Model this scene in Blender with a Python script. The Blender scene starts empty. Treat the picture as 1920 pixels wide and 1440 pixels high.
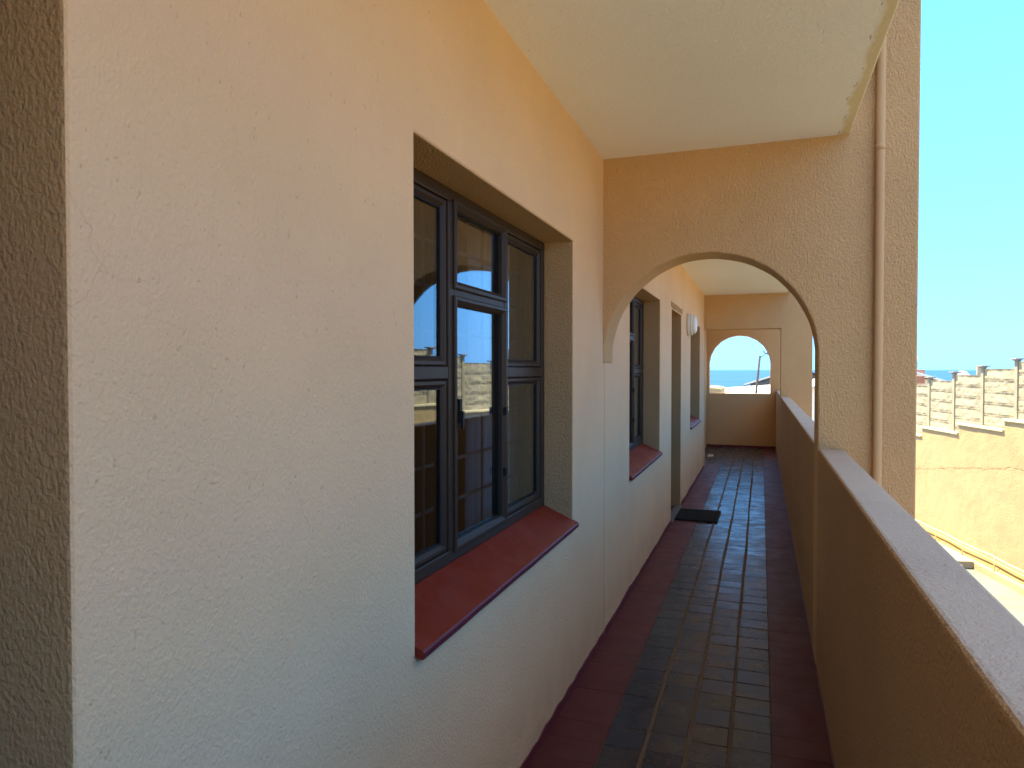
import bpy, bmesh, math, random
from mathutils import Vector, Matrix, noise
R = math.radians
S = bpy.context.scene
C = S.collection
random.seed(7)

# ------------------------------------------------------------------ camera
FPX = 1300.0
cam = bpy.data.cameras.new('camera')
cam.sensor_width = 36; cam.lens = FPX/1920*36
cam.clip_start = 0.02; cam.clip_end = 90000
cam.dof.use_dof = True; cam.dof.focus_distance = 4.0; cam.dof.aperture_fstop = 11
co = bpy.data.objects.new('camera', cam); C.objects.link(co)
co.location = (0, 0, 1.5)
co.rotation_euler = (R(90-1.17), 0, R(19.76))
S.camera = co

# ------------------------------------------------------------------ light
EL = R(65); AZ = Vector((-.93, .36)).normalized()
sdir = Vector((AZ.x*math.cos(EL), AZ.y*math.cos(EL), math.sin(EL)))
w = bpy.data.worlds.new('World'); S.world = w; w.use_nodes = True
nt = w.node_tree; bg = nt.nodes['Background']
sky = nt.nodes.new('ShaderNodeTexSky'); sky.sky_type = 'NISHITA'; sky.sun_disc = False
sky.sun_elevation = EL; sky.sun_rotation = math.atan2(AZ.x, AZ.y)
sky.air_density = 1.0; sky.dust_density = 0.6; sky.ozone_density = 1.5
mx = nt.nodes.new('ShaderNodeMix'); mx.data_type = 'RGBA'; mx.blend_type = 'MULTIPLY'
mx.inputs[0].default_value = 1
nt.links.new(sky.outputs[0], mx.inputs[6]); mx.inputs[7].default_value = (.58, .92, 1.08, 1)
# the sky: Nishita evened out towards a clear cyan low down and a paler blue overhead
tcw = nt.nodes.new('ShaderNodeTexCoord'); sep = nt.nodes.new('ShaderNodeSeparateXYZ'); nt.links.new(tcw.outputs['Generated'], sep.inputs[0])
rmp = nt.nodes.new('ShaderNodeValToRGB'); nt.links.new(sep.outputs[2], rmp.inputs[0])
el = rmp.color_ramp.elements
el[0].position = 0.0; el[0].color = (.068, .205, .45, 1)
el[1].position = 1.0; el[1].color = (.25, .27, .33, 1)
e = el.new(.42); e.color = (.046, .195, .45, 1)
e = el.new(.66); e.color = (.21, .25, .33, 1)
scl = nt.nodes.new('ShaderNodeMix'); scl.data_type = 'RGBA'; scl.blend_type = 'MULTIPLY'; scl.inputs[0].default_value = 1
nt.links.new(rmp.outputs[0], scl.inputs[6]); scl.inputs[7].default_value = (9.3, 9.3, 9.3, 1)
mc = nt.nodes.new('ShaderNodeMix'); mc.data_type = 'RGBA'; mc.inputs[0].default_value = .90
nt.links.new(mx.outputs[2], mc.inputs[6]); nt.links.new(scl.outputs[2], mc.inputs[7])
nt.links.new(mc.outputs[2], bg.inputs[0]); bg.inputs[1].default_value = 0.14
sl = bpy.data.lights.new('sun', 'SUN'); sl.energy = 4.6; sl.angle = R(.53); sl.color = (1, .85, .54)
so = bpy.data.objects.new('sun', sl); C.objects.link(so)
so.rotation_euler = (-sdir).to_track_quat('-Z', 'Y').to_euler()
S.view_settings.view_transform = 'Standard'; S.view_settings.look = 'None'
S.view_settings.gamma = 1; S.view_settings.exposure = 2.3
S.render.engine = 'CYCLES'
S.cycles.max_bounces = 12; S.cycles.diffuse_bounces = 7; S.cycles.glossy_bounces = 5
S.cycles.transparent_max_bounces = 12

# ------------------------------------------------------------------ helpers
def tag(o, label=None, cat=None, group=None, kind=None):
    if label: o['label'] = label
    if cat: o['category'] = cat
    if group: o['group'] = group
    if kind: o['kind'] = kind
    return o
def empty(name, loc=(0,0,0), rz=0):
    o = bpy.data.objects.new(name, None); C.objects.link(o)
    o.location = loc; o.rotation_euler = (0,0,rz); o.empty_display_size = .1
    return o
def link(name, me, mats, parent=None, smooth=False):
    o = bpy.data.objects.new(name, me); C.objects.link(o)
    for m in (mats if isinstance(mats, (list, tuple)) else [mats]):
        if m.name not in [x.name for x in me.materials if x]: me.materials.append(m)
    if smooth:
        for p in me.polygons: p.use_smooth = True
    if parent is not None: o.parent = parent
    return o
def wpart(name, me, mats, parent, smooth=False):
    """part authored in world coordinates under an unrotated chain of parents"""
    o = link(name, me, mats, parent, smooth)
    off = Vector((0,0,0)); p = parent
    while p is not None: off += p.location; p = p.parent
    o.location = -off
    return o
def bm_box(bm, x0, x1, y0, y1, z0, z1, mi=0):
    vs = [bm.verts.new(p) for p in ((x0,y0,z0),(x1,y0,z0),(x1,y1,z0),(x0,y1,z0),(x0,y0,z1),(x1,y0,z1),(x1,y1,z1),(x0,y1,z1))]
    for f in ((0,3,2,1),(4,5,6,7),(0,1,5,4),(1,2,6,5),(2,3,7,6),(3,0,4,7)):
        fc = bm.faces.new([vs[i] for i in f]); fc.material_index = mi
    return vs
def to_me(bm, name='m'):
    me = bpy.data.meshes.new(name); bm.normal_update(); bm.to_mesh(me); bm.free(); return me
def box_me(*a):
    bm = bmesh.new(); bm_box(bm, *a); return to_me(bm)
def bevel(o, w=.006, seg=2, ang=35):
    m = o.modifiers.new('bevel', 'BEVEL'); m.width = w; m.segments = seg
    m.limit_method = 'ANGLE'; m.angle_limit = R(ang); m.harden_normals = False
    return o
def prism(pts, axis, a0, a1, bm=None):
    """extrude polygon pts along axis ('x','y','z') between a0 and a1"""
    own = bm is None
    if own: bm = bmesh.new()
    def P(p, a):
        return {'x': (a, p[0], p[1]), 'y': (p[0], a, p[1]), 'z': (p[0], p[1], a)}[axis]
    A = [bm.verts.new(P(p, a0)) for p in pts]; B = [bm.verts.new(P(p, a1)) for p in pts]
    n = len(pts)
    bm.faces.new(A); bm.faces.new(B[::-1])
    for i in range(n): bm.faces.new((A[i], B[i], B[(i+1)%n], A[(i+1)%n]))
    bmesh.ops.recalc_face_normals(bm, faces=bm.faces[:])
    return to_me(bm) if own else bm
def cut(me, cutters):
    """boolean difference, computed on data only"""
    base = bpy.data.objects.new('tmp', me); C.objects.link(base); tmp = []
    for cm in cutters:
        c = bpy.data.objects.new('tmpc', cm); C.objects.link(c); tmp.append(c)
        m = base.modifiers.new('b', 'BOOLEAN'); m.object = c; m.operation = 'DIFFERENCE'; m.solver = 'EXACT'
    bpy.context.view_layer.update()
    dg = bpy.context.evaluated_depsgraph_get()
    out = bpy.data.meshes.new_from_object(base.evaluated_get(dg))
    for c in tmp + [base]: bpy.data.objects.remove(c)
    return out
def bm_tube(bm, pts, r, n=12, cap=True):
    rings = []
    for i, p in enumerate(pts):
        p = Vector(p)
        t = (Vector(pts[min(i+1, len(pts)-1)]) - Vector(pts[max(i-1, 0)])).normalized()
        a = t.orthogonal().normalized() if i == 0 else (a - t*a.dot(t)).normalized()
        b = t.cross(a)
        rr = r[i] if isinstance(r, (list, tuple)) else r
        rings.append([bm.verts.new(p + (a*math.cos(2*math.pi*k/n) + b*math.sin(2*math.pi*k/n))*rr) for k in range(n)])
    for i in range(len(rings)-1):
        for k in range(n):
            f = bm.faces.new((rings[i][k], rings[i][(k+1)%n], rings[i+1][(k+1)%n], rings[i+1][k])); f.smooth = True
    if cap:
        bm.faces.new(rings[0][::-1]); bm.faces.new(rings[-1])
def bm_lathe(bm, prof, n=32, axis=Vector((0,0,1)), org=Vector((0,0,0))):
    """prof = [(radius, distance along axis)]"""
    axis = axis.normalized(); a = axis.orthogonal().normalized(); b = axis.cross(a)
    rings = []
    for (r, h) in prof:
        rings.append([bm.verts.new(org + axis*h + (a*math.cos(2*math.pi*k/n)+b*math.sin(2*math.pi*k/n))*max(r, 1e-4)) for k in range(n)])
    for i in range(len(rings)-1):
        for k in range(n):
            f = bm.faces.new((rings[i][k], rings[i][(k+1)%n], rings[i+1][(k+1)%n], rings[i+1][k])); f.smooth = True
    bm.faces.new(rings[0][::-1]); bm.faces.new(rings[-1])
    bmesh.ops.recalc_face_normals(bm, faces=bm.faces[:])

# ------------------------------------------------------------------ materials
class MT:
    def __init__(s, name, color=(.5,.5,.5), rough=.8, spec=.5, metal=0):
        s.m = bpy.data.materials.new(name); s.m.use_nodes = True
        s.nt = s.m.node_tree; s.p = s.nt.nodes['Principled BSDF']
        s.p.inputs['Base Color'].default_value = (*color, 1)
        s.p.inputs['Roughness'].default_value = rough
        s.p.inputs['Specular IOR Level'].default_value = spec
        s.p.inputs['Metallic'].default_value = metal
        s.color = color
    def n(s, t, **kw):
        nd = s.nt.nodes.new(t)
        for k, v in kw.items(): setattr(nd, k, v)
        return nd
    def l(s, a, b): s.nt.links.new(a, b)
    def coord(s, scale=(1,1,1)):
        tc = s.n('ShaderNodeTexCoord'); mp = s.n('ShaderNodeMapping'); mp.inputs['Scale'].default_value = scale
        s.l(tc.outputs['Object'], mp.inputs[0]); return mp.outputs[0]
    def noise(s, v, scale, detail=4, rough=.55, dist=0):
        t = s.n('ShaderNodeTexNoise'); t.inputs['Scale'].default_value = scale; t.inputs['Detail'].default_value = detail
        t.inputs['Roughness'].default_value = rough; t.inputs['Distortion'].default_value = dist
        s.l(v, t.inputs['Vector']); return t.outputs['Fac']
    def voro(s, v, scale, feature='F1'):
        t = s.n('ShaderNodeTexVoronoi'); t.feature = feature; t.inputs['Scale'].default_value = scale
        s.l(v, t.inputs['Vector']); return t.outputs['Distance']
    def ramp(s, v, a, b, lo=0, hi=1):
        t = s.n('ShaderNodeMapRange'); t.clamp = True
        for k, x in zip(range(1, 5), (a, b, lo, hi)): t.inputs[k].default_value = x
        s.l(v, t.inputs[0]); return t.outputs[0]
    def math(s, op, a, b=0):
        t = s.n('ShaderNodeMath', operation=op)
        for i, x in enumerate((a, b)):
            if isinstance(x, (int, float)): t.inputs[i].default_value = x
            else: s.l(x, t.inputs[i])
        return t.outputs[0]
    def mix(s, f, a, b, mode='MIX'):
        t = s.n('ShaderNodeMix', data_type='RGBA', blend_type=mode)
        for i, x in ((0, f), (6, a), (7, b)):
            if isinstance(x, (int, float)): t.inputs[i].default_value = x
            elif isinstance(x, tuple): t.inputs[i].default_value = (*x, 1)
            else: s.l(x, t.inputs[i])
        return t.outputs[2]
    def bump(s, h, strength=.5, dist=.01, prev=None):
        t = s.n('ShaderNodeBump'); t.inputs['Strength'].default_value = strength; t.inputs['Distance'].default_value = dist
        s.l(h, t.inputs['Height'])
        if prev: s.l(prev, t.inputs['Normal'])
        s.l(t.outputs[0], s.p.inputs['Normal']); return t.outputs[0]
    def col(s, v): s.l(v, s.p.inputs['Base Color'])
    def rgh(s, v): s.l(v, s.p.inputs['Roughness'])

def plaster(name, col, scale=1.0, strength=.5, stretch=.55, pits=.25, var=.08, dist=.008, warm=None):
    t = MT(name, col, .92, .2)
    v = t.coord((1, 1, stretch)); v1 = t.coord()
    big = t.noise(v1, 1.3, 5, .6)
    mid = t.noise(v1, 7, 4, .6)
    dark = tuple(c*(1-var*1.6) for c in col); lite = tuple(min(1, c*(1+var)) for c in col)
    c = t.mix(t.ramp(big, .3, .7), dark, lite)
    c = t.mix(t.ramp(mid, .35, .75, 0, .35), c, tuple(x*(1-var*1.5) for x in col))
    # small dirty pits
    pn = t.noise(v, 52*scale, 2, .5, .0)
    pit = t.ramp(pn, .70, .76, 0, pits)
    c = t.mix(pit, c, tuple(x*.55 for x in col))
    t.col(c)
    g1 = t.noise(v, 85*scale, 3, .6, .2)
    g2 = t.noise(v, 150*scale, 2, .6)
    vr = t.ramp(t.voro(v, 75*scale), .0, .55)
    h = t.math('ADD', t.math('MULTIPLY', t.ramp(g1, .35, .68), .7), t.math('MULTIPLY', g2, .3))
    h = t.math('ADD', h, t.math('MULTIPLY', vr, -.25))
    h = t.math('SUBTRACT', h, t.math('MULTIPLY', t.ramp(pn, .66, .76), .5))
    n0 = t.bump(t.noise(v1, 2.6, 3, .5), .12, .03)
    if warm == 'aged':
        cv = t.n('ShaderNodeVectorMath', operation='ADD'); ns = t.n('ShaderNodeTexNoise'); ns.inputs['Scale'].default_value = 2.5; ns.inputs['Detail'].default_value = 6
        t.l(v1, ns.inputs['Vector']); sv = t.n('ShaderNodeVectorMath', operation='SCALE'); sv.inputs['Scale'].default_value = .5
        t.l(ns.outputs['Color'], sv.inputs[0]); t.l(v1, cv.inputs[0]); t.l(sv.outputs[0], cv.inputs[1])
        ed = t.voro(cv.outputs[0], 1.1, 'DISTANCE_TO_EDGE')
        ck = t.math('MULTIPLY', t.ramp(ed, .0, .0014, 1, 0), t.ramp(t.noise(v1, 1.9, 2), .54, .66))
        c = t.mix(t.math('MULTIPLY', ck, .22), c, tuple(x*.4 for x in col))
        sp = t.n('ShaderNodeSeparateXYZ'); t.l(v1, sp.inputs[0])
        gr = t.math('MULTIPLY', t.ramp(sp.outputs[2], .0, .34, 1, 0), t.ramp(t.noise(v1, 6, 5, .7), .42, .72))
        c = t.mix(t.math('MULTIPLY', gr, .35), c, (.28, .21, .15))
        scuff = t.ramp(t.noise(t.coord((1, 1, .35)), 11, 6, .75), .66, .74, 0, .22)
        c = t.mix(scuff, c, tuple(x*.7 for x in col)); t.col(c)
        h = t.math('SUBTRACT', h, t.math('MULTIPLY', ck, 1.0))
    elif warm:
        sp = t.n('ShaderNodeSeparateXYZ'); t.l(v1, sp.inputs[0])
        ln = t.math('ADD', t.math('MULTIPLY', sp.outputs[0], .14), sp.outputs[2])
        ln = t.math('ADD', ln, t.math('MULTIPLY', t.noise(v1, 3.2, 6, .75), .34))
        dd = t.math('ABSOLUTE', t.math('SUBTRACT', ln, 2.84))
        ck = t.ramp(dd, .006, .030, 1, 0); ck = t.math('MULTIPLY', ck, t.ramp(t.noise(v1, 5, 3), .36, .55, .25, 1))
        c = t.mix(t.math('MULTIPLY', ck, .55), c, (.20, .13, .07)); t.col(c)
        h = t.math('SUBTRACT', h, t.math('MULTIPLY', ck, 1.2))
    t.bump(h, strength, dist, n0)
    return t.m

WALLC = (.73, .492, .290)
M = {}
M['wall'] = plaster('wall_plaster', WALLC, 1.7, .5, .8, .45, .05, .004, 'aged')
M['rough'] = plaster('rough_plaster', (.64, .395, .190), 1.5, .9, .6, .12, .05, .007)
M['reveal'] = plaster('shaded_reveal_plaster', (.46, .290, .140), 1.5, .7, .7, .12, .05, .007)  # rough coat in the wall's paint, darkened for the shade inside the openings
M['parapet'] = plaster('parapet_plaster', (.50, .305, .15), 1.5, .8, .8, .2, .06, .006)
M['outer'] = plaster('yard_wall_plaster', (.38, .285, .16), .5, .5, .8, .25, .07, .02, True)
M['coping'] = plaster('coping_plaster', (.50, .45, .33), 1, .4, 1, .1, .05)
M['cream'] = plaster('cream_plaster', (.80, .78, .70), .5, .3, 1, .1, .04)
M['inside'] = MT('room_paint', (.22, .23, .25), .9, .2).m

def ceiling_mat():
    t = MT('ceiling_paint', (.80, .75, .62), .9, .2)
    v = t.coord(); 
    tc = t.n('ShaderNodeSeparateXYZ'); t.l(v, tc.inputs[0])
    X = tc.outputs[0]
    wob = t.math('MULTIPLY', t.math('SUBTRACT', t.noise(v, 5, 4, .6), .5), .10)
    edge = t.ramp(t.math('ADD', X, wob), .345, .365)
    c = t.mix(t.ramp(t.noise(v, 1.6, 4), .35, .7), (.92, .88, .84), (.90, .85, .79))
    c = t.mix(t.math('MULTIPLY', edge, .75), c, (.72, .56, .28))
    crk = t.ramp(t.math('ABSOLUTE', t.math('SUBTRACT', t.math('ADD', X, wob), .345)), 0, .004, 1, 0)
    crk = t.math('MULTIPLY', crk, t.ramp(t.noise(v, 9, 2), .54, .6))
    c = t.mix(t.math('MULTIPLY', crk, .7), c, (.3, .2, .09))
    pn = t.noise(v, 45, 3, .7)
    c = t.mix(t.ramp(pn, .68, .74, 0, .4), c, (.5, .4, .25))
    t.col(c)
    h = t.math('ADD', t.noise(v, 70, 3, .6), t.math('MULTIPLY', t.ramp(pn, .62, .7), -.5))
    h = t.math('SUBTRACT', h, crk)
    t.bump(h, .35, .008)
    return t.m
M['ceiling'] = ceiling_mat()

def ledge_mat():
    t = MT('parapet_top_plaster', (.50, .43, .37), .85, .25)
    v = t.coord()
    c = t.mix(t.ramp(t.noise(v, 4, 5, .6), .3, .7), (.50, .385, .275), (.43, .33, .245))
    for (x, y, rx, ry) in ((.345, .925, .010, .006), (.292, .64, .006, .010), (.35, 1.6, .004, .004)):
        sp = t.n('ShaderNodeVectorMath', operation='SUBTRACT'); t.l(v, sp.inputs[0]); sp.inputs[1].default_value = (x, y, 1.107)
        sc = t.n('ShaderNodeVectorMath', operation='MULTIPLY'); t.l(sp.outputs[0], sc.inputs[0]); sc.inputs[1].default_value = (1/rx, 1/ry, 0)
        ln = t.n('ShaderNodeVectorMath', operation='LENGTH'); t.l(sc.outputs[0], ln.inputs[0])
        d = t.math('ADD', ln.outputs['Value'], t.math('MULTIPLY', t.noise(v, 160, 3), 1.4))
        c = t.mix(t.ramp(d, 1.3, 1.7, .85, 0), c, (.10, .05, .06))
    t.col(c)
    t.bump(t.math('ADD', t.noise(v, 90, 3, .65, .5), t.math('MULTIPLY', t.noise(v, 240, 2), .4)), .8, .006)
    return t.m
M['ledge'] = ledge_mat()

def tile_mat(name, colA, colB, colC, r0, r1, painted=False):
    t = MT(name, colA, .3, .5 if painted else .42)
    v = t.coord()
    at = t.n('ShaderNodeAttribute', attribute_name='rnd')
    f = at.outputs['Fac']
    c = t.mix(t.ramp(f, .1, .75), colA, colB)
    c = t.mix(t.ramp(f, .86, .88), c, colC)
    c = t.mix(t.ramp(t.noise(v, 9, 3, .5), .35, .8, 0, .35), c, tuple(x*1.4+.005 for x in colB))
    dust = t.ramp(t.noise(v, 2.2, 5, .6), .5, .75, 0, .10)
    c = t.mix(dust, c, (.10, .085, .08))
    c = t.mix(t.ramp(t.noise(v, 130, 2), .74, .78, 0, .5), c, (.4, .35, .3))
    t.col(c)
    rg = t.ramp(t.noise(v, 6, 4, .6), .3, .7, r0, r1)
    t.rgh(t.math('ADD', rg, t.math('MULTIPLY', dust, .5)))
    t.bump(t.math('ADD', t.noise(v, 10, 1), t.math('MULTIPLY', t.noise(v, 120, 2), .05)), .14, .006)
    return t.m
M['tile'] = tile_mat('dark_floor_tile', (.008, .011, .022), (.016, .017, .028), (.026, .013, .013), .20, .36)
M['redtile'] = tile_mat('red_painted_tile', (.075, .007, .009), (.085, .009, .008), (.070, .007, .007), .42, .6)
g = MT('sand_grout', (.17, .115, .065), .95, .1); v = g.coord()
g.col(g.mix(g.noise(v, 30, 4), (.10, .065, .04), (.19, .13, .08))); g.bump(g.noise(v, 120, 3), .6, .004); M['grout'] = g.m
g = MT('dark_red_paint', (.13, .016, .025), .5, .4); v = g.coord(); g.bump(g.noise(v, 60, 3), .4, .005); M['skirt'] = g.m
def red_sill():
    t = MT('red_sill_paint', (.22, .03, .012), .45, .22); v = t.coord()
    c = t.mix(t.ramp(t.noise(v, 6, 5, .65), .45, .75, 0, .6), (.19, .018, .007), (.22, .034, .02))
    t.col(c); t.rgh(t.ramp(t.noise(v, 12, 4), .3, .7, .34, .55)); t.bump(t.noise(v, 45, 3), .25, .005); return t.m
M['sill'] = red_sill()
M['frame'] = MT('brown_aluminium', (.042, .027, .018), .45, .22, 0).m
M['gasket'] = MT('black_rubber', (.01, .01, .011), .6, .3).m
def glass_mat():
    t = MT('window_glass'); nt = t.nt; nt.nodes.remove(t.p)
    out = nt.nodes['Material Output']
    fr = nt.nodes.new('ShaderNodeLayerWeight'); fr.inputs[0].default_value = .5
    tr = nt.nodes.new('ShaderNodeBsdfTransparent'); tr.inputs[0].default_value = (.62, .66, .68, 1)
    gl = nt.nodes.new('ShaderNodeBsdfGlossy'); gl.inputs['Roughness'].default_value = .0; gl.inputs[0].default_value = (.92, .97, 1, 1)
    mxs = nt.nodes.new('ShaderNodeMixShader')
    f = t.math('ADD', t.math('MULTIPLY', t.math('POWER', fr.outputs['Facing'], 4.2), 1.5), .05); f = t.math('MINIMUM', f, 1)
    nt.links.new(f, mxs.inputs[0]); nt.links.new(tr.outputs[0], mxs.inputs[1]); nt.links.new(gl.outputs[0], mxs.inputs[2])
    nt.links.new(mxs.outputs[0], out.inputs[0])
    v = t.coord(); bp = nt.nodes.new('ShaderNodeBump'); bp.inputs['Strength'].default_value = .02; bp.inputs['Distance'].default_value = .01
    nt.links.new(t.noise(v, 2.5, 1), bp.inputs['Height']); nt.links.new(bp.outputs[0], gl.inputs['Normal'])
    return t.m
M['glass'] = glass_mat()
def cloth(name, col):
    t = MT(name, col, .9, .1); v = t.coord(); t.bump(t.noise(v, 300, 2), .2, .002)
    return t.m
M['curtain'] = cloth('curtain_cloth', (.88, .88, .90))
M['bar'] = MT('white_bar_paint', (.30, .28, .25), .5, .4).m
M['pipe'] = plaster('painted_pipe', (.56, .35, .18), 1.2, .12, .5, .05, .04)
M['plastic'] = MT('white_plastic', (.72, .70, .64), .45, .5).m
M['opal'] = MT('opal_glass', (.78, .78, .76), .25, .5).m
M['wood'] = MT('door_wood', (.10, .05, .03), .5, .4).m
M['steel'] = MT('grey_metal', (.22, .22, .23), .4, .5, .7).m
def rubber():
    t = MT('mat_rubber', (.012, .012, .014), .8, .3); v = t.coord()
    wv = t.n('ShaderNodeTexWave'); wv.inputs['Scale'].default_value = 18; t.l(v, wv.inputs[0])
    t.bump(wv.outputs['Fac'], .6, .004); return t.m
M['rubber'] = rubber()
def conc(name, col, s=1, rough=.9, b=.5, d=.01):
    t = MT(name, col, rough, .2); v = t.coord()
    c = t.mix(t.ramp(t.noise(v, 1.5*s, 6, .65), .3, .7), tuple(x*.78 for x in col), tuple(min(1, x*1.15) for x in col))
    c = t.mix(t.ramp(t.noise(v, 9*s, 5, .7), .55, .75, 0, .45), c, tuple(x*.6 for x in col))
    t.col(c); t.bump(t.noise(v, 14*s, 6, .65), b, d); return t.m
M['concrete'] = conc('precast_concrete', (.33, .30, .225), 1.4, .92, .5, .015)
M['post'] = conc('post_concrete', (.30, .275, .21), 2, .92, .5, .01)
M['capc'] = conc('cap_concrete', (.24, .23, .23), 2, .92, .5, .01)
M['ochre'] = conc('shaded_ochre', (.34, .185, .06), 1.5, .85, .5, .01)  # darker ochre: the shadow band under the handrail put into the colour
M['yard'] = conc('yard_concrete', (.145, .165, .155), .5, .9, .3, .02)
M['path'] = conc('pale_screed', (.30, .28, .22), .8, .9, .3, .01)
M['ground'] = conc('dry_ground', (.30, .25, .16), .05, .95, .6, .1)
M['whiteroof'] = conc('white_roof_sheet', (.78, .80, .82), .2, .6, .1, .01)
M['greyroof'] = conc('grey_roof_sheet', (.10, .105, .12), .3, .7, .1, .01)
M['redroof'] = conc('red_tile_roof', (.35, .12, .07), 1, .8, .4, .02)
M['darkglass'] = MT('dark_window', (.03, .035, .04), .1, .6).m
M['polewood'] = conc('weathered_wood', (.06, .055, .055), 3, .9, .4, .01)
M['rail'] = MT('yellow_rail_paint', (.62, .48, .22), .5, .4).m
def brick():
    t = MT('red_brick', (.4, .15, .09), .9, .2); v = t.coord((1, 1, 1))
    b = t.n('ShaderNodeTexBrick'); b.inputs['Scale'].default_value = 4; b.inputs['Color1'].default_value = (.42, .14, .08, 1)
    b.inputs['Color2'].default_value = (.34, .11, .07, 1); b.inputs['Mortar'].default_value = (.5, .42, .34, 1)
    rt = t.n('ShaderNodeMapping'); rt.inputs['Rotation'].default_value = (R(90), 0, 0); t.l(v, rt.inputs[0]); t.l(rt.outputs[0], b.inputs[0])
    t.col(b.outputs[0]); return t.m
M['brick'] = brick()
def sea_mat():
    t = MT('sea_water', (.02, .13, .26), .45, .35)
    v = t.coord(); v2 = t.coord((1, .25, 1))
    c = t.mix(t.ramp(t.noise(v, .0035, 5, .6), .35, .7), (.005, .048, .13), (.008, .066, .165))
    c = t.mix(t.ramp(t.noise(v2, .05, 4, .65), .70, .73), c, (.7, .75, .75))
    t.col(c); t.bump(t.noise(v, .12, 5, .6), .6, 1.2); return t.m
M['sea'] = sea_mat()

# ------------------------------------------------------------------ numbers of the place
XW, XI, XO, XF = -.82, .27, .39, .70      # wall face, parapet inner, parapet outer, fin edge
ZP, ZC, ZC2 = 1.107, 2.65, 2.63           # parapet top, ceilings
YA, YH, YE = 3.76, 10.93, 14.0            # arch wall, header wall, end arch wall
TW = .24
GZ = -3.6

# ------------------------------------------------------------------ setting
bm = bmesh.new()
def bwall_x(Y): return 10.1 - .218*Y
def ledge_z(Y): return .256 - .126*(Y-19.97)
def terr(x, y):
    n_ = noise.noise(Vector((x*.02, y*.02, 0)))*1.2
    if y > 33: base = GZ - .05 - (y-33)*.105
    else: base = GZ - .05
    if x > bwall_x(y) + 1.7 and y < 34: base = ledge_z(y) - .5
    if y > 34 : base += n_*min(1, (y-34)/20)
    if x < -6 and y < 12: base = GZ-.05
    return max(base, -40)
xs = [-900,-400,-200,-120,-80,-50,-35,-25,-15,-10,-6,-4,-2,0,1,2,3,4,5,6,7,8,9,10,11,12,14,18,25,35,50,80,120,200,400,900]
ys = [-60,-40,-25,-15,-10] + [i*1.0 for i in range(-8, 46)] + [50,55,60,70,80,90,100,120,140,160,180,200,230,260,320]
g_ = [[bm.verts.new((x, y, terr(x, y))) for x in xs] for y in ys]
for j in range(len(ys)-1):
    for i in range(len(xs)-1): bm.faces.new((g_[j][i], g_[j][i+1], g_[j+1][i+1], g_[j+1][i]))
tag(link('ground', to_me(bm), M['ground']), kind='structure')
bm = bmesh.new()
vs = [bm.verts.new(p) for p in ((-60000, 60, -24), (60000, 60, -24), (60000, 70000, -24), (-60000, 70000, -24))]
bm.faces.new(vs); tag(link('sea', to_me(bm), M['sea']), kind='structure')
bm = bmesh.new()
pts = [(XO-.1, -9), (bwall_x(-9)-.05, -9), (bwall_x(32)-.05, 32), (-1.2, 32), (-1.2, 14.3), (XO-.1, 14.3)]
prism(pts, 'z', GZ-.03, GZ, bm); tag(link('yard', to_me(bm), M['yard']), kind='structure')

# ------------------------------------------------------------------ the balcony floor
bm = bmesh.new()
lay = bm.faces.layers.float.new('rnd')
bm_box(bm, XW-.3, XI+.02, -4.2, YE+.1, -.12, .0, 0)
def tile(x0, x1, y0, y1, mi, top, tilt=.0016, e=.0022):
    r = random.random(); h = top + random.uniform(-.0006, .0006)
    a, b = random.uniform(-tilt, tilt), random.uniform(-tilt, tilt)
    xm, ym = (x0+x1)/2, (y0+y1)/2
    def z(x, y): return h + a*(x-xm)/(x1-x0)*2 + b*(y-ym)/(y1-y0)*2
    j = (lambda: random.uniform(-.0012, .0012)) if mi == 1 else (lambda: 0)
    cs = [(x0+j(), y0+j()), (x1+j(), y0+j()), (x1+j(), y1+j()), (x0+j(), y1+j())]
    ins = [(cs[0][0]+e, cs[0][1]+e), (cs[1][0]-e, cs[1][1]+e), (cs[2][0]-e, cs[2][1]-e), (cs[3][0]+e, cs[3][1]-e)]
    B = [bm.verts.new((x, y, .0035)) for x, y in cs]; E = [bm.verts.new((x, y, z(x, y)-e)) for x, y in cs]
    T = [bm.verts.new((x, y, z(x, y))) for x, y in ins]
    fs = [bm.faces.new(T)]
    for k in range(4):
        q = (k+1) % 4
        fs.append(bm.faces.new((B[k], B[q], E[q], E[k]))); fs.append(bm.faces.new((E[k], E[q], T[q], T[k])))
    for f in fs: f.material_index = mi; f[lay] = r
XT0, XT1 = -.581, .049
cw = (XT1-XT0)/4; rp = .151
bm_box(bm, XW-.1, XT0-.002, -4.1, YH+.4, .001, .0073, 2); bm_box(bm, XT1+.002, XI+.01, -4.1, YE, .001, .0073, 2)
bm_box(bm, XT0-.001, XT1+.001, -4.1, YE, .001, .0064, 0); bm_box(bm, -.995, XT0-.001, YH+.4, YE, .001, .0064, 0)
y = -4.1; row = 0
while y < YE-.02:
    end_bay = y > YH+.1
    for k in range(4):
        wv = .0025*math.sin(y*1.7+k*1.3) + .0015*math.sin(y*5.1+k)
        off = .010*math.sin(k*2.1)
        x0 = XT0 + k*cw; x1 = x0 + cw
        gl = .0075 if k > 0 else .001; gr = .0075 if k < 3 else .001
        tile(x0+gl+wv*(k > 0), x1-gr+wv*(k < 3), y+off+.0022, y+off+rp-.0022, 1, .0085, .0011)
    # painted edges
    mi = 1 if end_bay and y > YH+.4 else 2; gp = .0009 if mi == 1 else .0003
    xs_ = [-.995, -.84, XW+.06, XT0-.004] if end_bay else [XW-.0, XT0-.0015]
    for k in range(len(xs_)-1): tile(xs_[k]+.0009, xs_[k+1]-.0009, y+gp, y+rp-gp, mi, .0085, .0004, .0022 if mi == 1 else .0009)
    tile(XT1+.0015, XI+.005, y+.0004, y+rp-.0004, 2, .0085, .0004, .0011)
    y += rp; row += 1
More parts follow.
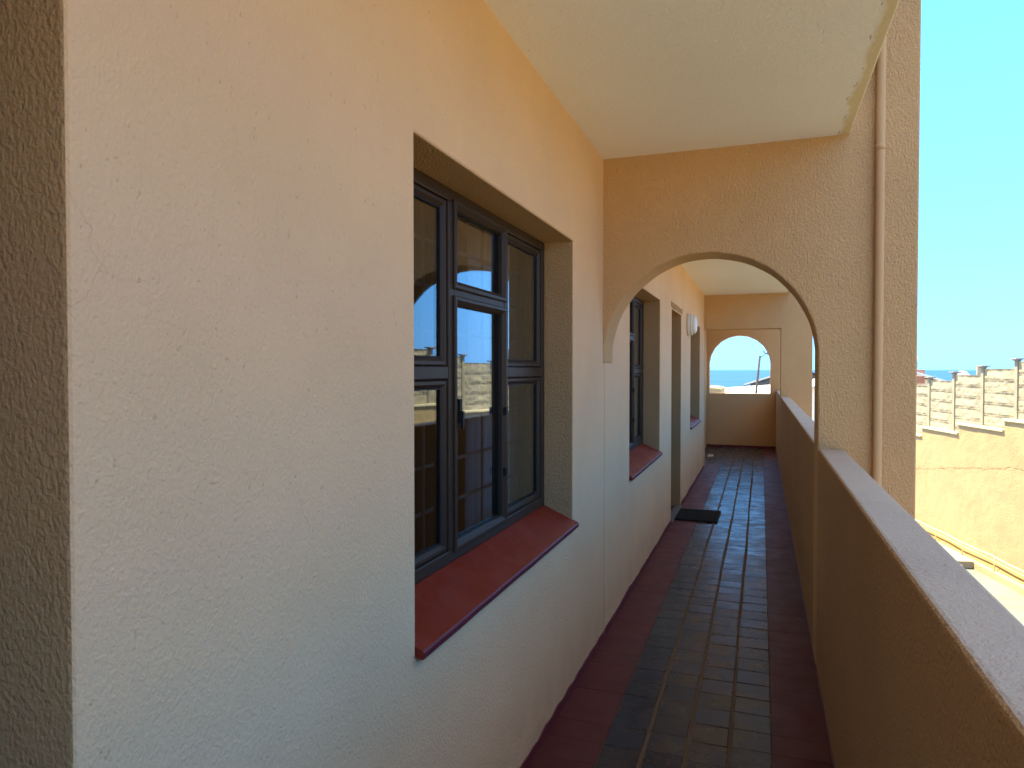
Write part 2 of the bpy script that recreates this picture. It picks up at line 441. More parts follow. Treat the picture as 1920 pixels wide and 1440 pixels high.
tag(link('floor', to_me(bm), [M['grout'], M['tile'], M['redtile']]), kind='structure')

# ------------------------------------------------------------------ the building
B = empty('apartment_building', (0, 0, GZ))
tag(B, 'tan plastered apartment block with an arched upstairs walkway along its windows and doors', 'building')
W1 = (1.562, 3.125); W2 = (4.575, 6.04); D1 = (6.85, 7.72); W3 = (8.76, 10.17); D0 = (-.35, .634)
ZW0, ZW1 = .80, 2.095
def cutbox(*a): return box_me(*a)
def openings(me, wins, doors, xa=-1.3, xb=-.6):
    cs = [cutbox(xa, xb, a, b, ZW0-.03, ZW1) for a, b in wins] + [cutbox(xa, xb, a, b, -.2, 2.09) for a, b in doors]
    return cut(me, cs)
def wall_obj(me, bw):
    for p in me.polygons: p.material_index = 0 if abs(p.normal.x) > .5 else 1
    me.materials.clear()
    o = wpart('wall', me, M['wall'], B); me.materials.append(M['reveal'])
    for p in me.polygons: p.material_index = 0 if abs(p.normal.x) > .5 else 1  # opening sides take the shade-darkened coat
    bevel(o, bw, 3); return o
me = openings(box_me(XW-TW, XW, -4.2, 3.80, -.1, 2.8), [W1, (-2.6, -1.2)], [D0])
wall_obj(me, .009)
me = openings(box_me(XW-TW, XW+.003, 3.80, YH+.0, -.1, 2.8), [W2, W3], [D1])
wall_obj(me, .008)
# ceilings / slabs
me = box_me(XW-TW-.1, .40, -4.2, YA+.1, ZC, ZC+.17); bevel(wpart('ceiling_slab', me, M['ceiling'], B), .006)
me = box_me(XW-TW-.1, .40, YA+.1, YE+.1, ZC2, ZC+.17); bevel(wpart('ceiling_slab', me, M['ceiling'], B), .006)

def jitter(me, amt=.003, sc=18):
    """hand-trowelled wobble on the arch edges"""
    for v in me.vertices:
        p = v.co
        n1 = noise.noise(p*sc); n2 = noise.noise(p*sc + Vector((9, 4, 2)))
        v.co = p + Vector((n1*amt, 0, n2*amt))
    return me
def arch_wall(y0, t, x0, x1, ztop, cx, r, zs, xl, xr, zbot, zcut=0, nm='arch_wall', mat='rough'):
    me = box_me(x0, x1, y0, y0+t, zbot, ztop)
    pts = [(xl, zcut)] + [(xr, zcut)]
    N = 72
    pts = [(xl, zcut), (xr, zcut)]
    for i in range(N+1):
        a = math.pi*i/N
        rr = r*(1 + .004*math.sin(i*.9) + .003*math.sin(i*2.3+1))
        pts.append((cx + rr*math.cos(a), zs + rr*math.sin(a)))
    c = prism(pts, 'y', y0-.3, y0+t+.3)
    me = cut(me, [c])
    return bevel(wpart(nm, me, M[mat], B), .009, 3, 30)
# the near arch: springs out of the wall on the left, lands on the parapet at the right
for y0 in (YA, -3.9):
    N = 80; cx, r, zs = -.274, .540, 1.572
    pts = [(XW-.2, -.3), (XI-.002, -.3)]
    for i in range(N+1):
        a = math.pi*i/N; rr = r*(1 + .0016*math.sin(i*.31) + .0012*math.sin(i*.83+1))
        pts.append((cx + rr*math.cos(a), zs + rr*math.sin(a)))
    pts += [(cx-r, 1.535), (XW-.2, 1.515)]
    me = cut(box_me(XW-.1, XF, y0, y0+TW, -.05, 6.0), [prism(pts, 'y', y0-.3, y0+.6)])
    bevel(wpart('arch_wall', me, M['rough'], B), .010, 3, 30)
    me = box_me(XO-.002, XF, y0, y0+TW, GZ, -.05); wpart('pier', me, M['rough'], B)
# header wall with square opening
me = cut(box_me(XW-TW, XF, YH, YH+TW, -.05, 6.0), [box_me(XW+.004, XI, YH-.3, YH+.5, -.2, 2.11)])
bevel(wpart('header_wall', me, M['rough'], B), .007, 2)
wpart('pier', box_me(XO-.002, XF, YH, YH+TW, GZ, -.05), M['rough'], B)
# end wall with arched opening over a solid breast wall
arch_wall(YE, TW, -2.3, XF, 3.0, -.393, .556, 1.60, -.949, .163, GZ, 1.046, 'end_wall')
# parapets
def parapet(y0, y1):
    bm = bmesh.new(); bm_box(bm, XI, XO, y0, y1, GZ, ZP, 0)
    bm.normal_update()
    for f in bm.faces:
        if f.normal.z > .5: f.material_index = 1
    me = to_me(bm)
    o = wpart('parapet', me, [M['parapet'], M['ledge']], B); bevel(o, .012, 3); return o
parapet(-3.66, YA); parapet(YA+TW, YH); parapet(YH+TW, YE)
# left side of the end bay: breast wall, raised to block sun, with an added hole shaping the sun patch
sx = sdir.x/sdir.z; sy = sdir.y/sdir.z
tz = .19/abs(sx)
ly = 12.50 + abs(sy)*tz
me = cut(box_me(-1.06, -1.0, YH+TW, YE, -.05, ZC2), [box_me(-1.2, -.9, ly-.15, ly+.20, tz-.12, tz+.24)])
bevel(wpart('side_wall', me, M['rough'], B), .006)
# upper storey, roof, room shells (keep the daylight out of the rooms)
up = bmesh.new()
bm_box(up, XW-TW, XW, -4.2, YH+TW, ZC+.17, 5.7); wpart('upper_wall', to_me(up), M['wall'], B)
up = bmesh.new(); bm_box(up, XI, XO, -4.2, YA, ZC+.17, ZC+1.2); bm_box(up, XI, XO, YA+TW, YH, ZC+.17, ZC+1.2)
wpart('upper_parapet', to_me(up), M['parapet'], B)
wpart('roof', box_me(-7, .45, -4.4, YH+.3, 5.7, 5.9), M['cream'], B)
wpart('end_gable', box_me(-7, XW-TW, YH+.0, YH+TW, GZ, 5.7), M['wall'], B)
wpart('end_gable', box_me(-7, XW-TW, -4.4, -4.2, GZ, 5.7), M['wall'], B)
wpart('rear_wall', box_me(-7.2, -7, -4.4, YH+TW, GZ, 5.7), M['wall'], B)
wpart('lower_wall', box_me(-7, XI-.001, -4.2, YH, GZ, -.13), M['wall'], B)
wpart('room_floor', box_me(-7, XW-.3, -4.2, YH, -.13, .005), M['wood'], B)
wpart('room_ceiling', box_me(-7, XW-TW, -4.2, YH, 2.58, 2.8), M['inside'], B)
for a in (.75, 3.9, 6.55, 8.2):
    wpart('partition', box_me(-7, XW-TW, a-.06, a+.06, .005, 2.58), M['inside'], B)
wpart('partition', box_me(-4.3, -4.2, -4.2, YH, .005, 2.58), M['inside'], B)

# painted skirting lines, uneven top edge
def skirting(x, y0, y1, side, h=.045):
    bm = bmesh.new(); prev = None; n_ = int((y1-y0)/.025)
    for i in range(n_+1):
        yy = y0+(y1-y0)*i/n_
        hh = h*(1+.35*noise.noise(Vector((yy*2.1, side*5, 0)))+.18*noise.noise(Vector((yy*11, side*5, 3))))
        q = [bm.verts.new((x, yy, 0)), bm.verts.new((x+side*.0045, yy, 0)), bm.verts.new((x+side*.0045, yy, hh)), bm.verts.new((x, yy, hh+.001))]
        if prev:
            for k in (1, 2): bm.faces.new((prev[k], q[k], q[(k+1)%4], prev[(k+1)%4]))
        prev = q
    bmesh.ops.recalc_face_normals(bm, faces=bm.faces[:])
    return wpart('skirting', to_me(bm), M['skirt'], B)
for a, b in ((.64, 3.795), (3.805, D1[0]), (D1[1], YH)):
    skirting(XW+(.003 if a > 3.8 else 0), a, b, 1)
skirting(XI, -3.6, YE, -1, .022)
bm = bmesh.new(); bm_box(bm, -1.0, XI, YE-.006, YE, 0, .05); wpart('skirting', to_me(bm), M['skirt'], B)

# windows ------------------------------------------------------------
XFR = XW-.14                       # front plane of the frames
def bar_y(bm, x0, x1, y0, y1, z0, z1): bm_box(bm, x0, x1, y0, y1, z0, z1)
def window(y0, y1):
    """outer frame as the part; sashes, panes and sill below it. local frame: x out, y along, z up"""
    wd = y1-y0; z0, z1 = .862, ZW1; ht = z1-z0
    F = .042; dpt = .055
    bm = bmesh.new()
    m1, m2 = wd/3, 2*wd/3; zt = 1.49-z0; zm = 1.757-z0
    bm_box(bm, -dpt, 0, 0, F, 0, ht); bm_box(bm, -dpt, 0, wd-F, wd, 0, ht)
    bm_box(bm, -dpt, -.0015, F, wd-F, 0, F); bm_box(bm, -dpt, -.0015, F, wd-F, ht-F, ht)
    for m in (m1, m2): bm_box(bm, -dpt, .0, m-F/2, m+F/2, F, ht-F)
    bm_box(bm, -dpt, -.001, F, m1-F/2, zt-F/2, zt+F/2)
    bm_box(bm, -dpt, -.001, m2+F/2, wd-F, zt-F/2, zt+F/2)
    bm_box(bm, -dpt, -.001, m1+F/2, m2-F/2, zm-F/2, zm+F/2)
    fr = link('window', to_me(bm), M['frame'], B)
    fr.location = (XFR, y0, z0-GZ); bevel(fr, .004, 2)
    cells = [(F, m1-F/2, F, zt-F/2, 0), (F, m1-F/2, zt+F/2, ht-F, 0),
             (m1+F/2, m2-F/2, F, zm-F/2, 1), (m1+F/2, m2-F/2, zm+F/2, ht-F, 1),
             (m2+F/2, wd-F, F, zt-F/2, 0), (m2+F/2, wd-F, zt+F/2, ht-F, 0)]
    for (a, b, c, d, opening) in cells:
        s = .024; g = .002; xo = .010 if opening else -.006
        bm = bmesh.new()
        # sash ring with a sloping inner bead
        o4 = [(a+g-(.012 if opening else 0), c+g-(.012 if opening else 0)), (b-g+(.012 if opening else 0), d-g+(.012 if opening else 0))]
        def ring(x, ins): 
            return [bm.verts.new((x, o4[0][0]+ins, o4[0][1]+ins)), bm.verts.new((x, o4[1][0]-ins, o4[0][1]+ins)),
                    bm.verts.new((x, o4[1][0]-ins, o4[1][1]-ins)), bm.verts.new((x, o4[0][0]+ins, o4[1][1]-ins))]
        rs = [ring(-.040, 0), ring(xo-.004, 0), ring(xo, .004), ring(xo, s-.010), ring(xo-.014, s+.004), ring(-.040, s+.004)]
        for i in range(5):
            for k in range(4): bm.faces.new((rs[i][k], rs[i][(k+1)%4], rs[i+1][(k+1)%4], rs[i+1][k]))
        bmesh.ops.recalc_face_normals(bm, faces=bm.faces[:])
        link('sash', to_me(bm), M['frame'], fr)
        i2 = s+.001
        bm = bmesh.new()
        bm_box(bm, -.026, -.022, o4[0][0]+i2, o4[1][0]-i2, o4[0][1]+i2, o4[1][1]-i2)
        for v_ in bm.verts: v_.co.x += random.uniform(-.0006, .0006)
        link('pane', to_me(bm), M['glass'], fr)
        a0, a1, c0, c1 = o4[0][0]+s+.002, o4[1][0]-s-.002, o4[0][1]+s+.002, o4[1][1]-s-.002
        bm = bmesh.new()
        for q in ((a0, a1, c0, c0+.005), (a0, a1, c1-.005, c1), (a0, a0+.005, c0+.005, c1-.005), (a1-.005, a1, c0+.005, c1-.005)):
            bm_box(bm, -.0215, -.016, *q)
        link('seal', to_me(bm), M['gasket'], fr)
    bm = bmesh.new()
    bm.free()
    for zz in (.22, .46):
        h_ = link('hinge', box_me(.0005, .014, -.016, -.002, 0, .03), M['gasket'], fr); h_.location = (0, m2-F/2, zz)
    bm = bmesh.new(); bm_box(bm, .004, .016, m1+F/2+.012, m1+F/2+.030, .46, .54); bm_box(bm, .016, .026, m1+F/2+.014, m1+F/2+.026, .44, .50)
    link('handle', to_me(bm), M['gasket'], fr)
    # burglar bars behind the glass
    bm = bmesh.new()
    for k in range(1, 8):
        zz = ht*k/8; bm_box(bm, -.115, -.108, .0, wd, zz-.006, zz+.006)
    for k in range(1, 6):
        yy = wd*k/6; bm_box(bm, -.108, -.101, yy-.006, yy+.006, 0, ht)
    link('burglar_bars', to_me(bm), M['bar'], fr)
    # sloping painted sill
    bm = bmesh.new()
    pr = [(XFR-XW, 0), (0.022, -.072), (.026, -.078), (.024, -.094), (.016, -.097), (0.0, -.090), (XFR-XW-.05, -.06), (XFR-XW-.05, 0)]
    P = [[bm.verts.new((p[0]+(.0 if j else 0), yy, p[1])) for p in pr] for j, yy in enumerate((-.004, wd+.012))]
    n_ = len(pr); bm.faces.new(P[0]); bm.faces.new(P[1][::-1])
    for i in range(n_): bm.faces.new((P[0][i], P[1][i], P[1][(i+1)%n_], P[0][(i+1)%n_]))
    bmesh.ops.recalc_face_normals(bm, faces=bm.faces[:])
    bmesh.ops.subdivide_edges(bm, edges=[e for e in bm.edges if abs(e.verts[0].co.y-e.verts[1].co.y) > .5], cuts=30)
    for v_ in bm.verts:
        v_.co.z += .002*noise.noise(Vector((v_.co.y*9+y0*5, v_.co.x*20, 0)))
    si = link('window_sill', to_me(bm), [M['sill'], M['skirt']], fr)
    for p in si.data.polygons:
        if p.center.x > .0225 or p.normal.z < -.3: p.material_index = 1
    si.location = (-(XFR-XW), 0, 0)
    bevel(si, .002, 2)
    return fr
for a, b in (W1, W2, W3): window(a, b)
window(-2.6, -1.2)
# doors
def door(y0, y1):
    bm = bmesh.new(); bm_box(bm, 0, .045, 0, y1-y0-.1, 0, 2.03)
    d = link('door', to_me(bm), M['wood'], B); d.location = (XW-.205, y0+.05, .012-GZ); bevel(d, .003)
    bm = bmesh.new(); bm_box(bm, -.01, .06, -.05, 0, 0, 2.08); bm_box(bm, -.01, .06, y1-y0-.1, y1-y0-.05, 0, 2.08); bm_box(bm, -.01, .06, 0, y1-y0-.1, 2.03, 2.078)
    link('door_frame', to_me(bm), M['wood'], d)
    bm = bmesh.new(); bm_tube(bm, [(.045, .07, 1.0), (.09, .07, 1.0), (.09, .18, 1.0)], .009, 10); link('handle', to_me(bm), M['steel'], d)
    bm = bmesh.new(); bm_box(bm, .15, .225, -.06, y1-y0-.04, -.004, .012); bm_box(bm, .165, .18, -.06, y1-y0-.04, .012, .02)
    link('threshold', to_me(bm), M['steel'], d)
door(*D1); door(*D0)
# slightly proud, chipped surround over the door opening
bm = bmesh.new()
for k in range(24):
    y0_ = D1[0]-.055 + k*(D1[1]-D1[0]+.08)/24; bm_box(bm, XW+.004, XW+.008+.004*random.random(), y0_, y0_+(D1[1]-D1[0]+.08)/24-.0005, 2.10+random.random()*.012, 2.15+random.random()*.012)
wpart('door_surround', to_me(bm), M['reveal'], B)

# curtains (hang behind the first window) ---------------------------
def curtain(name, y0, y1, x, amp, nf, label, z0=.35, flare=.0):
    bm = bmesh.new(); n_ = nf*10; rows_ = 14; G = []
    for j in range(rows_+1):
        z = 2.2 - (2.2-z0)*j/rows_; f = j/rows_; r_ = []
        for i in range(n_+1):
            u = i/n_
            yy = y0 + (y1-y0)*u*(1+flare*f)
            r_.append(bm.verts.new((x + amp*math.sin(u*nf*2*math.pi + .4*math.sin(j*.5))*(0.7+.5*f), yy-y0, z-z0)))
        G.append(r_)
    for j in range(rows_):
        for i in range(n_): bm.faces.new((G[j][i], G[j][i+1], G[j+1][i+1], G[j+1][i]))
    for v_ in bm.verts: v_.co.x -= x
    o = link(name, to_me(bm), M['curtain'], None, True); o.location = (x, y0, z0)
    m = o.modifiers.new('s', 'SOLIDIFY'); m.thickness = .002
    tag(o, label, 'curtain'); return o
curtain('curtain', 2.62, 2.95, -1.14, .022, 4, 'narrow pale curtain bunched behind the middle pane of the nearest window', flare=-.25)
curtain('curtain', 2.98, 3.8, -1.16, .018, 7, 'wide pale curtain hanging behind the right-hand panes of the nearest window')
curtain('curtain', 5.3, 6.4, -1.16, .018, 8, 'pale curtain behind the brown window just past the archway')

# ------------------------------------------------------------------ things on the walkway
# door mat
bm = bmesh.new(); bm_box(bm, 0, .42, 0, .56, 0, .012)
for k in range(27): bm_box(bm, .012, .408, .012+k*.02, .022+k*.02, .012, .0155)
o = link('door_mat', to_me(bm), M['rubber']); o.location = (-.812, 7.0, .0095); o.rotation_euler = (0, 0, R(-.8))
tag(o, 'black rubber door mat lying on the tiled walkway in front of the doorway', 'door mat')
# bulkhead lamp
L = empty('wall_lamp', (XW+.006, 8.38, 2.03)); tag(L, 'round white bulkhead lamp on the wall between the doorway and the last window', 'lamp')
bm = bmesh.new(); bm_lathe(bm, [(.128, 0), (.132, .008), (.132, .024), (.124, .030)], 40, Vector((1, 0, 0))); link('base', to_me(bm), M['plastic'], L)
bm = bmesh.new(); bm_lathe(bm, [(.118, .0301), (.124, .040), (.124, .054), (.112, .060)], 40, Vector((1, 0, 0))); link('rim', to_me(bm), M['plastic'], L)
bm = bmesh.new(); bm_lathe(bm, [(.108, .0601), (.106, .078), (.095, .094), (.07, .104), (.035, .109), (.0, .110)], 40, Vector((1, 0, 0))); link('diffuser', to_me(bm), M['opal'], L)
# drain pipe
PX = .530
Pp = empty('drain_pipe', (PX, YA, GZ)); tag(Pp, 'tan painted drain pipe running down the outer pillar of the archway', 'drain pipe')
bm = bmesh.new(); zz = [GZ + i*.5 for i in range(20)]
bm_tube(bm, [(PX+.002*noise.noise(Vector((0, 0, z*1.3)))-.0, YA-.025, z) for z in zz], .020, 20)
wpart('pipe', to_me(bm), M['pipe'], Pp)
for z in (-2.4, -.2, 2.55, 4.2):
    bm = bmesh.new(); bm_tube(bm, [(PX, YA-.025, z), (PX, YA-.025, z+.03)], .0215, 20); wpart('joint', to_me(bm), M['pipe'], Pp)

# ------------------------------------------------------------------ yard walls
dirw = Vector((-.218, 1, 0)).normalized(); nrm = Vector((-dirw.y, dirw.x, 0))   # nrm points to the building
ang = math.atan2(dirw.y, dirw.x)
def on_wall(Y, off=0): return Vector((bwall_x(Y), Y, 0)) + nrm*off
RW = empty('retaining_wall', (*on_wall(20)[:2], GZ), ang)
tag(RW, 'tall ochre plastered retaining wall stepping down towards the sea with cream coping', 'wall')
def rb(parent_loc, s0, s1, n0, n1, z0, z1, bm):     # box in the wall's frame: s along, n towards building
    bm_box(bm, s0, s1, n0, n1, z0, z1)
# stepped face: one continuous grid, slightly uneven, with a ragged plaster seam
def s_of(Y): return (Y-20)/dirw.y
steps = []
k0 = -14
for k in range(k0, 7):
    Ya = 19.97 + k*2.13; steps.append((Ya, Ya+2.13, ledge_z(19.97)-.269*(k+1) if True else 0))
bm = bmesh.new()
for (Ya, Yb, zt) in steps:
    sa, sb = s_of(Ya), s_of(Yb)
    nx = 20; H = zt-GZ; nz = max(6, int(H/.11))
    gr = []
    for j in range(nz+1):
        z = H*j/nz; r_ = []
        for i in range(nx+1):
            s = sa+(sb-sa)*i/nx
            d = .16 + .012*noise.noise(Vector((s*1.1, z*1.1, 0))) + .006*noise.noise(Vector((s*5, z*5, 3)))
            # ragged render seam about 2.4 m above the yard
            zs_ = 2.67 - .12*s + .07*noise.noise(Vector((s*2.2, 0, 7))) + .05*noise.noise(Vector((s*8, 0, 7))) - .02*s
            d += .006*(1 if z > zs_ else 0)
            if z < .25+.1*noise.noise(Vector((s*3, 1, 1))): d += .03
            r_.append(bm.verts.new((s, d, z)))
        gr.append(r_)
    for j in range(nz):
        for i in range(nx): bm.faces.new((gr[j][i+1], gr[j][i], gr[j+1][i], gr[j+1][i+1]))
    rb(None, sa, sb, -.12, .12, 0, H-.002, bm)
link('wall_face', to_me(bm), M['outer'], RW)
for (Ya, Yb, zt) in steps:
    sa, sb = s_of(Ya), s_of(Yb)
    bm = bmesh.new(); bm_box(bm, 0, sb-sa+.02, -.13, .215, 0, .055)
    for v_ in bm.verts: v_.co.z += .008*noise.noise(Vector((v_.co.x*3+sa, v_.co.y*3, v_.co.z)))
    o = link('coping', to_me(bm), M['coping'], RW); o.location = (sa-.01, 0, zt-GZ+.001); bevel(o, .006)
PW = empty('panel_wall', (*on_wall(20)[:2], GZ), ang)
tag(PW, 'grey precast concrete panel fence with capped posts standing on the ochre retaining wall', 'fence')
posts = [19.75 + 1.459*k for k in range(-14, 9)]
def top_z(k): return 1.53 - .172*k          # bay k: between post k and k+1 (k=0 at Y=19.75)
bm = bmesh.new(); bm_box(bm, -.065, .065, -.03, .048, 0, 3.2); post_me = to_me(bm)
bm = bmesh.new(); bm_box(bm, -.135, .135, -.09, .115, 0, .035); bm_box(bm, -.085, .085, -.045, .075, -.025, 0); cap_me = to_me(bm)
for i, Y in enumerate(posts):
    k = i-14
    zt = 1.745 - .165*k
    p = link('post', post_me, M['post'], PW); p.location = (s_of(Y), 0, zt-3.2-GZ)
    bevel(p, .008)
    c = link('post_cap', cap_me, M['capc'], p); c.location = (0, 0, 3.2); bevel(c, .005)
far_bm = bmesh.new()
def panel(bm, L_, seed, ox=0, oz=0):
    nx, nz = 26, 6; H = .2965; gr = []
    tp = random.Random(seed); rag = tp.random() < .45
    for j in range(nz+1):
        z = H*j/nz; r_ = []
        for i in range(nx+1):
            s = L_*i/nx; e = min(1, min(i, nx-i)/2)
            d = .018 + (.017*noise.noise(Vector((s*4+seed*3, z*7, seed))) + .006*noise.noise(Vector((s*16+seed, z*16, seed))))*e
            if j == nz: d = .034
            if j == 0: d = .006
            r_.append(bm.verts.new((s+ox, d, z+oz+(.012*noise.noise(Vector((s*4, seed, 2))) if j == nz-1 else 0))))
        gr.append(r_)
    for j in range(nz):
        for i in range(nx): bm.faces.new((gr[j][i+1], gr[j][i], gr[j+1][i], gr[j+1][i+1]))
    tb = [bm.verts.new((v.co.x, -.03, v.co.z)) for v in gr[nz]]; lo = [bm.verts.new((v.co.x, -.03, v.co.z)) for v in gr[0]]
    for i in range(nx):
        bm.faces.new((gr[nz][i+1], gr[nz][i], tb[i], tb[i+1])); bm.faces.new((tb[i+1], tb[i], lo[i], lo[i+1])); bm.faces.new((lo[i+1], lo[i], gr[0][i], gr[0][i+1]))
sd = 0
for i in range(len(posts)-1):
    k = i-14; Y = posts[i]; sa = s_of(Y)+.066; L_ = s_of(posts[i+1])-.066-sa
    for q in range(5 if k >= -5 else 5):
        sd += 1; zz = top_z(k) - .297*(q+1)
        if k >= -6 and k <= 7:
            bm = bmesh.new(); panel(bm, L_, sd); o = link('panel', to_me(bm), M['concrete'], PW); o.location = (sa, 0, zz-GZ)
        else: panel(far_bm, L_, sd, sa, zz-GZ)
    # lowest panel, mostly sunk behind the coping
    sd += 1; zz = top_z(k)-.297*6; panel(far_bm, L_, sd, sa, zz-GZ)
tag(link('panel', to_me(far_bm), M['concrete'], PW), kind='stuff')
# kerb ramp at the foot of the wall, with handrail
KB = empty('kerb', (*on_wall(20)[:2], GZ), ang); tag(KB, 'low ochre plastered kerb along the foot of the retaining wall', 'kerb')
bm = bmesh.new(); n_ = 60; prev = None
for i in range(n_+1):
    s = -20+32*i/n_; wv = .05*noise.noise(Vector((s*.9, 0, 0)))
    q = [bm.verts.new((s, .15, .34)), bm.verts.new((s, .22, .33+wv*.3)), bm.verts.new((s, .34+wv*.5, .20)), bm.verts.new((s, .43+wv*.5, .16+wv*.3)), bm.verts.new((s, .44+wv*.5, 0))]
    if prev:
        for k in range(4): bm.faces.new((prev[k], q[k], q[k+1], prev[k+1]))
    prev = q
bmesh.ops.recalc_face_normals(bm, faces=bm.faces[:])
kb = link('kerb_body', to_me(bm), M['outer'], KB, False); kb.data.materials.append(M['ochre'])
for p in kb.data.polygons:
    if .24 < p.center.y < .36: p.material_index = 1  # sloping band coloured darker in place of shadow below the rail
HR = empty('handrail', (*on_wall(20)[:2], GZ), ang); tag(HR, 'thin yellow painted pipe handrail along the foot of the retaining wall', 'handrail')
bm = bmesh.new(); bm_tube(bm, [(-20+.8*i, .38+.012*math.sin(i*1.7), .52+.012*math.sin(i*2.3)) for i in range(40)], .024, 10); link('rail', to_me(bm), M['rail'], HR)
for i in range(21):
    bm = bmesh.new(); bm_tube(bm, [(0, 0, 0), (0, 0, .40)], .014, 8); o = link('rail_post', to_me(bm), M['rail'], HR); o.location = (-19.6+1.5*i, .38, .12)
ST = bmesh.new(); bm_box(ST, 0, 9, 0, 1.2, 0, .20); bm_box(ST, -.42, 0, .45, 1.2, 0, .20)
o = link('step', to_me(ST), M['path']); o.location = (*(on_wall(20.7, .44)[:2]), GZ); o.rotation_euler = (0, 0, ang); bevel(o, .02)
tag(o, 'pale concrete step platform at the foot of the retaining wall', 'step')

# ------------------------------------------------------------------ houses towards the sea
def slab_roof(bm, x0, x1, y0, y1, zl, zr, t=.08):      # sheet sloping in x
    pts = [(x0, zl), (x1, zr), (x1, zr-t), (x0, zl-t)]; prism(pts, 'y', y0, y1, bm)
# white hipped house right beyond the end wall
H1 = empty('house', (2.5, 47, -5.6)); tag(H1, 'low house with a broad white sheet roof seen through the end arch', 'house')
bm = bmesh.new()
v8 = [(-3.6, 46, .0), (9, 46, .0), (9, 58, .0), (-3.6, 58, .0), (1.2, 51.5, .50), (6, 51.5, .50)]
vv = [bm.verts.new(p) for p in v8]
for f in ((0, 1, 5, 4), (1, 2, 5), (2, 3, 4, 5), (3, 0, 4), (3, 2, 1, 0)): bm.faces.new([vv[i] for i in f])
bmesh.ops.recalc_face_normals(bm, faces=bm.faces[:])
wpart('roof', to_me(bm), M['whiteroof'], H1)
wpart('fascia', box_me(-3.6, 9, 45.93, 46, -.16, .02), M['cream'], H1)
wpart('wall', box_me(-3.2, 8.6, 46.4, 57.6, -5.6, -.02), M['cream'], H1)
for a in (-2.2, .6, 3.2, 5.8):
    w_ = wpart('window', box_me(a, a+1.6, 46.34, 46.42, -.95, -.2), M['cream'], H1)
    o = link('pane', box_me(a+.06, a+1.54, 46.31, 46.35, -.89, -.26), M['darkglass'], w_); o.location = (0, 0, 0)
wpart('brick_base', box_me(-3.25, 8.65, 46.3, 46.398, -1.6, -1.0), M['brick'], H1)
# grey gabled house behind it
H2 = empty('house', (3.1, 64, -7.5)); tag(H2, 'grey gable-roofed house rising behind the white roof beside the leaning pole', 'house')
wpart('wall', prism([(-.9, -7.5), (7.1, -7.5), (7.1, .2), (3.1, 1.45), (-.9, .2)], 'y', 64, 74), M['greyroof'], H2)
bm = bmesh.new(); slab_roof(bm, -1.5, 3.1, 63.6, 74.4, .12, 1.62); wpart('roof', to_me(bm), M['greyroof'], H2)
bm = bmesh.new(); slab_roof(bm, 3.101, 7.7, 63.6, 74.4, 1.62, .12); wpart('roof', to_me(bm), M['greyroof'], H2)
# ochre rounded gable close to the end arch
bm = bmesh.new(); pts = [(-2.55, GZ)] + [(-2.55 + .02, -.1)]
pts = [(-4.6, -7), (-1.52, -7), (-1.52, .10)] + [(-1.62-.1*i, .16+.05*math.sin(i/9*math.pi/2)) for i in range(6)] + [(-2.6, .12), (-3.4, -.12), (-4.6, -.25)]
o = link('curved_wall', prism([(x+3-.70, z+7+(.48 if z > -6 else 0)) for x, z in pts], 'y', 0, 4), M['outer']); o.location = (-3+.45, 34, -7); bevel(o, .05, 3)
tag(o, 'ochre wall with a rounded top at the bottom left of the end arch', 'wall')
# leaning utility pole
U = empty('utility_pole', (-.81, 41, -6)); tag(U, 'leaning wooden utility pole with a small crossarm against the sea', 'utility pole')
bm = bmesh.new(); bm_tube(bm, [(0, 0, 0), (.39, 0, 4.4), (.74, 0, 8.28)], [.09, .075, .06], 12); link('pole', to_me(bm), M['polewood'], U)
bm = bmesh.new(); bm_tube(bm, [(.72, 0, 8.15), (1.10, -.1, 8.42), (1.18, -.1, 8.5)], .022, 6); bm_tube(bm, [(.95, -.4, 8.46), (1.35, .3, 8.26)], .025, 6)
for t_ in (0, .45, .9): bm_tube(bm, [(.95+.40*t_, -.4+.7*t_, 8.46-.2*t_), (.95+.40*t_, -.4+.7*t_, 8.58-.2*t_)], .03, 6)
link('crossarm', to_me(bm), M['polewood'], U)
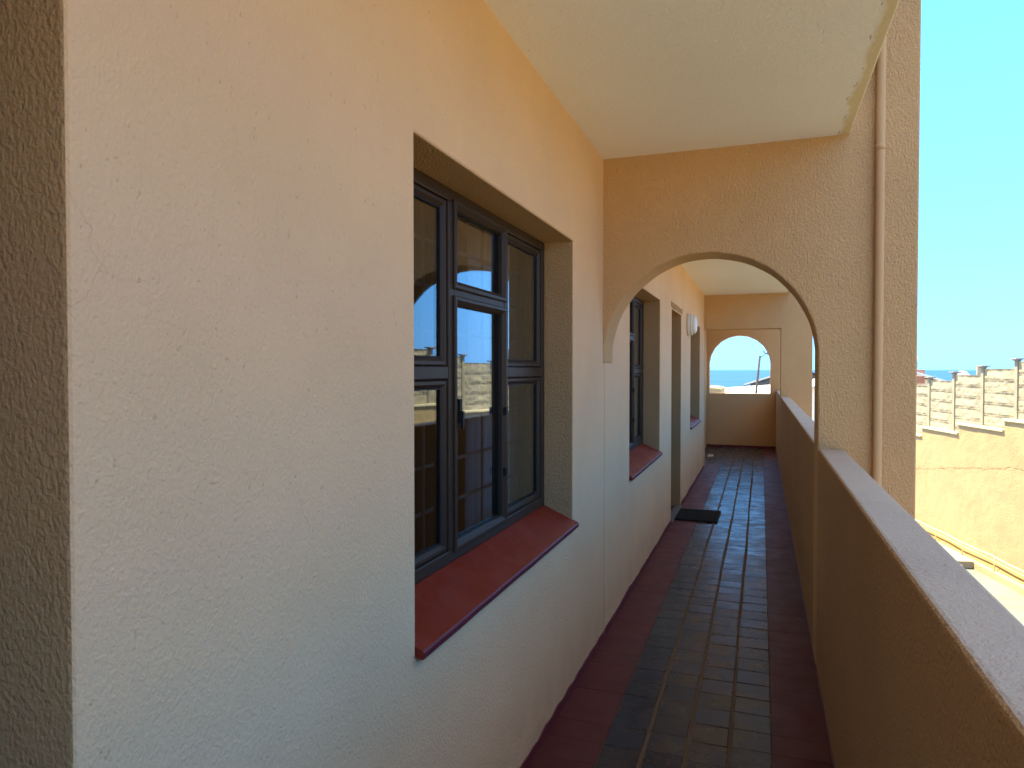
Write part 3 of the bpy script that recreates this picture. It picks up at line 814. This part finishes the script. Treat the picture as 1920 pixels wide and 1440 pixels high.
# plain garden wall past the panel fence
o = link('garden_wall', box_me(-9, 3, 0, .2, 0, 4.6), M['cream']); o.location = (1.2, 38.5, -6.0)
bevel(o, .02); tag(o, 'cream garden wall beyond the yard, glimpsed between the arch and the far pillar', 'wall')
# house over the fence
H3 = empty('house', (5.5, 36, -4)); tag(H3, 'house with a pale sloping roof and brick chimney behind the lowest fence panels', 'house')
wpart('wall', prism([(1.6, -4), (9.0, -4), (9.0, .45), (5.3, 1.55), (1.6, .45)], 'y', 35, 43), M['cream'], H3)
bm = bmesh.new(); slab_roof(bm, 5.3, 9.4, 34.6, 43.4, 1.80, .42, .09); wpart('roof', to_me(bm), M['whiteroof'], H3)
bm = bmesh.new(); slab_roof(bm, 1.2, 5.299, 34.6, 43.4, .42, 1.80, .09); wpart('roof', to_me(bm), M['whiteroof'], H3)
ch = wpart('chimney', box_me(6.15, 6.75, 34.7, 35.3, .9, 1.50), M['brick'], H3)
o = link('chimney_band', box_me(6.12, 6.78, 34.67, 35.33, 1.22, 1.30), M['cream'], ch); o.location = (0, 0, 0)
bm = bmesh.new(); bm_tube(bm, [(6.62, 35.6, 1.2), (6.62, 35.6, 2.1)], .015, 6); wpart('antenna', to_me(bm), M['steel'], H3)
H4 = empty('house', (9.5, 40, -4)); tag(H4, 'small house whose flue and white dish just show above the second fence post', 'house')
wpart('wall', box_me(8.2, 13, 38, 44, -4, .7), M['cream'], H4)
wpart('roof', box_me(7.9, 13.3, 37.7, 44.3, .7, .85), M['greyroof'], H4)
wpart('flue', box_me(9.55, 9.73, 38, 38.18, .85, 1.66), M['post'], H4)
bm = bmesh.new(); bm_lathe(bm, [(.02, 0), (.15, .02), (.24, .06), (.30, .12), (.29, .125), (.23, .07), (.14, .03), (.0, .012)], 24, Vector((.3, -.8, .5)), Vector((8.95, 38, 1.15)))
bm_tube(bm, [(8.95, 38, .85), (8.95, 38.05, 1.15)], .02, 8); bm_tube(bm, [(8.95, 38, 1.15), (9.05, 37.7, 1.42)], .012, 6)
wpart('satellite_dish', to_me(bm), M['plastic'], H4)
